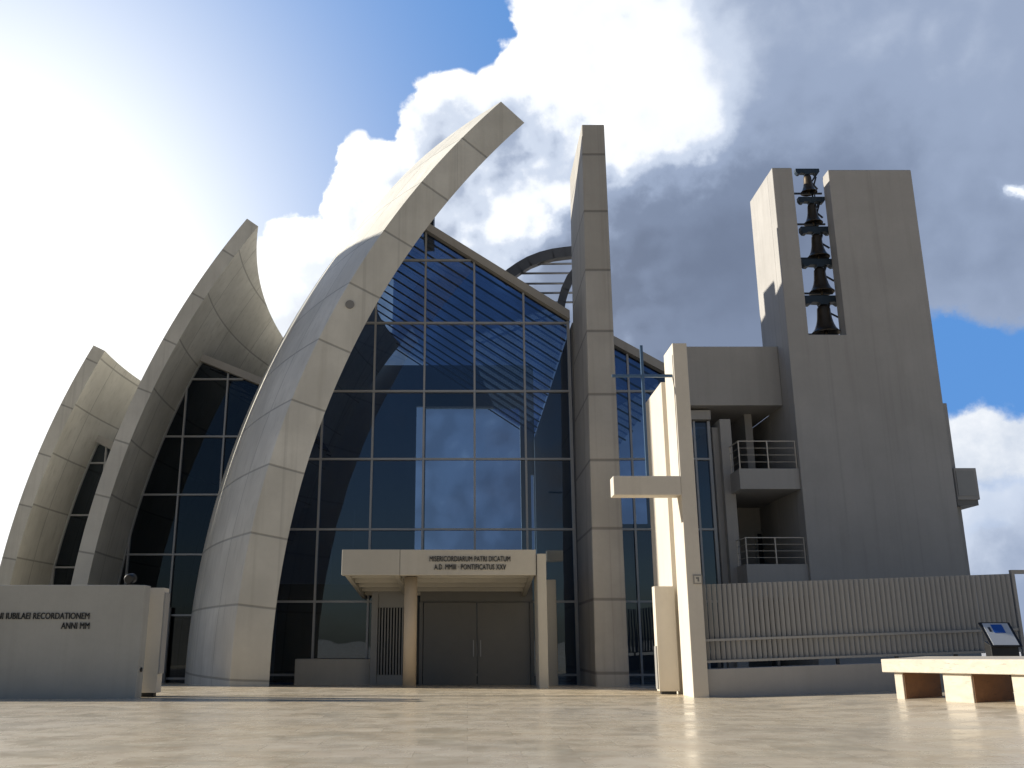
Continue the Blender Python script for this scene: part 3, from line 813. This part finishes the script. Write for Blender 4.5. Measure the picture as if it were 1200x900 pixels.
# ------------------------------------------------------------------ unseen block added left of the view to shade the tall shell's lower side
ab = thing('shade_block', 'unseen pale block with windows, added to shade the lower side of the tallest shell', 'shade block', (-28, 37, 0))
AC = Vector((-26.5, 30.86, 0)); AU = Vector((-.985, .174, 0)); AN = Vector((.174, .985, 0)); AZ = 23.0
def ablk(a0, a1, n0, n1, z0, z1):
    q = [AC + AU * a0 + AN * n0, AC + AU * a1 + AN * n0, AC + AU * a1 + AN * n1, AC + AU * a0 + AN * n1]
    return MB().hexa([(w.x, w.y, z0) for w in q] + [(w.x, w.y, z1) for w in q])
ablk(0, 13, 0, 4.9, -1, AZ).build('wall', M['stucco'], ab)
ablk(-.15, 13.2, -.15, 5.05, AZ + .002, AZ + .14).build('roof', M['door'], ab)
for fl in range(7):
    for k in range(4):
        z = 1.4 + fl * 3.05; x = 1.0 + k * 3.0
        w = ablk(x, x + 1.3, -.05, -.002, z, z + 1.5).build('window', M['paint'], ab)
        ablk(x + .07, x + 1.23, -.062, -.051, z + .07, z + 1.43).build('pane', M['darkroom'], w)
        if k < 1:
            w = ablk(-.05, -.002, x, x + 1.3, z, z + 1.5).build('window', M['paint'], ab)
            ablk(-.062, -.051, x + .07, x + 1.23, z + .07, z + 1.43).build('pane', M['darkroom'], w)

# ------------------------------------------------------------------ light
sun = bpy.data.lights.new('sun', 'SUN'); sun.energy = 5.0; sun.angle = R(.53); sun.color = (1, .93, .80)
so = bpy.data.objects.new('sun', sun); COL.objects.link(so)
so.rotation_euler = (-SUN).to_track_quat('-Z', 'Y').to_euler()

# ------------------------------------------------------------------ sky
W = bpy.data.worlds.new('World'); S.world = W; W.use_nodes = True
t = NT(W.node_tree)
bg = W.node_tree.nodes['Background']
sky = t.node('ShaderNodeTexSky', sky_type='NISHITA'); sky.sun_disc = False
sky.sun_elevation = SUN_EL; sky.sun_rotation = SUN_AZ; sky.altitude = 50; sky.air_density = 1.0; sky.dust_density = 0.7; sky.ozone_density = 1.5
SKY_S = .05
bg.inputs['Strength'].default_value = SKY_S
D = t.node('ShaderNodeTexCoord').outputs['Generated']
dx, dy, dz = t.xyz(D)
DEG = 180 / math.pi
az = t.m('MULTIPLY', t.m('ARCTAN2', dx, dy), DEG); el = t.m('MULTIPLY', t.m('ARCSINE', dz), DEG)
def azel(px, py):
    d = at(px, py, 100) - Vector((0, 0, EYE)); d.normalize()
    return math.atan2(d.x, d.y) * DEG, math.asin(d.z) * DEG
base = t.comb(az, el, 0)
# turbulence: big billows plus fine cauliflower edge
w1 = t.vm('SUBTRACT', t.noise(D, 7, 9, .58, color=True), (.5, .5, .5))
w2 = t.vm('SUBTRACT', t.noise(D, 3.2, 5, .5, color=True), (.5, .5, .5))
warp = t.vm('ADD', t.vm('SCALE', w1, scale=9.0), t.vm('SCALE', w2, scale=8.0))
soft = t.vm('ADD', base, t.vm('SCALE', warp, scale=1.0))
hard = t.vm('ADD', base, t.vm('SCALE', w1, scale=9.0))
def blob(px, py, sx, sy, vec=soft):      # gaussian lump of cloud in azimuth/elevation
    a, e_ = azel(px, py)
    q = t.vm('MULTIPLY', t.vm('SUBTRACT', vec, (a, e_, 0)), (1 / sx, 1 / sy, 0))
    return t.m('EXPONENT', t.m('MULTIPLY', t.vm('DOT_PRODUCT', q, q), -1))
def total(items, vec=soft):
    r_ = None
    for px, py, sx, sy, amp in items:
        v = t.m('MULTIPLY', blob(px, py, sx, sy, vec), amp)
        r_ = v if r_ is None else t.m('ADD', r_, v)
    return r_
# upper edge of the cumulus bank
edge = [(-60, 330), (120, 322), (215, 303), (285, 268), (335, 245), (372, 228), (388, 172), (400, 148), (432, 160), (458, 138), (482, 95), (502, 62), (532, 44), (562, 45), (592, 14), (640, -25), (720, -80), (900, -150), (1300, -230)]
fc = t.node('ShaderNodeFloatCurve')
cv = fc.mapping.curves[0]
ae = sorted(azel(*p) for p in edge)
A0, A1 = -60.0, 60.0
pts = [((a - A0) / (A1 - A0), e_ / 80) for a, e_ in ae]
pts = [(0, pts[0][1])] + [p for p in pts if 0 < p[0] < 1] + [(1, min(1, pts[-1][1]))]
while len(cv.points) < len(pts): cv.points.new(.5, .5)
for cp, p in zip(cv.points, pts): cp.location = p; cp.handle_type = 'VECTOR'
fc.mapping.update()
hx, hy, _ = t.xyz(t.vm('ADD', base, t.vm('SCALE', w1, scale=7.5)))
t.put(fc.inputs['Value'], t.m('DIVIDE', t.m('SUBTRACT', hx, A0), A1 - A0))
top = t.m('MULTIPLY', fc.outputs[0], 80)
gap = t.m('SUBTRACT', top, hy)                        # >0 inside the bank
cover = t.mr(gap, -.5, .9)
behind = t.mr(dy, .05, .35)
cover = t.m('MULTIPLY', cover, behind)
# blue opening low on the right
hole_ = total([(1165, 470, 5.0, 3.6, 1.25), (1120, 428, 3.2, 2.4, .9), (1192, 545, 2.6, 2.2, .7), (1150, 640, 3, 1.2, .45)], hard)
cover = t.m('MULTIPLY', cover, t.mr(hole_, .38, .75, 1, 0))
# small cumulus in that opening
small = total([(1150, 525, 4.2, 2.2, 1.0), (1185, 590, 3.4, 1.6, .75), (1125, 545, 2.4, 3.4, .8), (1195, 640, 3.5, 1.8, .9), (1140, 665, 4, 1.3, .8)], hard)
small = t.mr(small, .40, .80)
# bright veil of thin cirrus and haze round the sun side
veil = total([(-60, 330, 20.5, 19, 1.15), (40, 560, 12, 11, .8)], base)
# brightness inside the bank
bright = total([(650, 40, 7, 5.0, .33), (560, 95, 4.5, 3.2, .36), (420, 190, 5, 3.4, .42), (300, 310, 8, 5, .50), (770, 100, 4.6, 5.0, .57),
                (800, 190, 4.2, 2.4, .46), (690, 175, 2.6, 2.5, .45), (625, 245, 2.9, 2.6, .62), (950, 60, 9, 5, .22), (1150, 80, 8, 6, .16),
                (1140, 560, 8, 6, .55), (1195, 195, .7, .5, .6), (490, 225, 7, 5, .26), (590, 310, 5, 4, .16), (380, 300, 6, 4, .2), (1090, 310, 9, 6, .08)])
dark = total([(800, 330, 9, 6, .20), (900, 260, 9, 6, .12), (520, 215, 5, 4, .04)])
# cauliflower billows: rounded lumps at three sizes, lit from the sun side
wd_ = t.vm('ADD', D, t.vm('SCALE', w1, scale=.05))
def billow(v):
    r_ = None
    for sc, am in ((9, .5), (21, .3), (47, .16)):
        n = t.node('ShaderNodeTexVoronoi', feature='F1'); t.put(n.inputs['Vector'], v)
        n.inputs['Scale'].default_value = sc
        q = t.m('MULTIPLY', t.m('SUBTRACT', .5, n.outputs['Distance']), am)
        r_ = q if r_ is None else t.m('ADD', r_, q)
    return r_
b0 = billow(wd_); b1 = billow(t.vm('ADD', wd_, (-.012, .003, .012)))
n0 = t.noise(D, 6.5, 10, .6); n1 = t.noise(t.vm('ADD', D, (-.018, .004, .016)), 6.5, 10, .6)
fluff = t.mr(az, 7, 17, .8, .12)
relief = t.m('MULTIPLY', t.m('ADD', t.m('MULTIPLY', t.m('SUBTRACT', n0, n1), 1.2), t.m('MULTIPLY', t.m('SUBTRACT', b0, b1), 1.5)), fluff)
gap = t.m('ADD', gap, t.m('MULTIPLY', t.m('SUBTRACT', b0, .12), 7.0))
cover = t.m('MULTIPLY', t.mr(gap, -.25, .45), behind)
cover = t.m('MULTIPLY', cover, t.mr(hole_, .38, .75, 1, 0))
rim = t.mr(gap, .0, 5.5, .5, 0)
B_ = t.m('ADD', t.m('ADD', t.m('SUBTRACT', t.m('ADD', bright, .34), dark), relief), rim)
B_ = t.m('ADD', B_, t.m('MULTIPLY', t.m('MULTIPLY', t.m('SUBTRACT', n0, .5), .25), t.mr(az, 7, 17, 1.0, .55)))
ramp = t.node('ShaderNodeValToRGB')
cr = ramp.color_ramp; cr.interpolation = 'EASE'
CS = 1 / SKY_S
stops = [(0.0, (.12, .152, .225)), (.22, (.152, .192, .28)), (.45, (.24, .295, .41)), (.65, (.45, .51, .62)), (.84, (.72, .75, .80)), (1.0, (.88, .88, .88))]
while len(cr.elements) < len(stops): cr.elements.new(.5)
for e_, (p, c) in zip(cr.elements, stops): e_.position = p; e_.color = (*[x for x in c], 1)
t.put(ramp.inputs[0], t.m('MULTIPLY', B_, .86))
cloud = t.vm('SCALE', ramp.outputs[0], scale=CS)
smallc = t.vm('SCALE', t.mix(t.mr(t.m('ADD', relief, n0), .25, .75), (.38, .44, .54), (.80, .81, .82)), scale=CS)
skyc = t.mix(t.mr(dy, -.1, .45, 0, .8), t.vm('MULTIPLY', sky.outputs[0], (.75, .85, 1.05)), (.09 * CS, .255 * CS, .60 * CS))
c1 = t.mix(cover, skyc, cloud)
c1 = t.mix(t.m('MULTIPLY', small, t.m('SUBTRACT', 1, t.m('MULTIPLY', cover, .9))), c1, smallc)
# broken clouds elsewhere round the sky (seen in the glass), kept dim to cut fill light
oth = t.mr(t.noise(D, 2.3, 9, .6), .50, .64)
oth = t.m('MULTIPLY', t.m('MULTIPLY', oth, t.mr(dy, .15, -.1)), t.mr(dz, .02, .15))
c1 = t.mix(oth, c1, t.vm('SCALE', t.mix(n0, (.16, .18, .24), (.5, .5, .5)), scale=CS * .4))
wv = t.node('ShaderNodeRGB'); wv.outputs[0].default_value = (.95 * CS, .96 * CS, .95 * CS, 1)
c1 = t.mix(t.m('MULTIPLY', veil, .95, clamp=True), c1, wv.outputs[0])
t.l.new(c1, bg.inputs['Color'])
W.cycles.sampling_method = 'MANUAL'; W.cycles.sample_map_resolution = 1024

# ------------------------------------------------------------------ camera
cam = bpy.data.cameras.new('camera'); co = bpy.data.objects.new('camera', cam); COL.objects.link(co)
co.location = (0, 0, EYE); co.rotation_euler = (R(90) + PIT, 0, 0)
cam.sensor_width = 36; cam.lens = 36 * F / 1200; cam.shift_x = (600 - PX) / 1200
cam.clip_start = .1; cam.clip_end = 4000
S.camera = co
S.view_settings.view_transform = 'Standard'; S.view_settings.look = 'None'; S.view_settings.gamma = 1; S.view_settings.use_curve_mapping = False
S.view_settings.exposure = 0.45
S.render.engine = 'CYCLES'
S.cycles.max_bounces = 8; S.cycles.transparent_max_bounces = 16; S.cycles.caustics_reflective = False; S.cycles.caustics_refractive = False
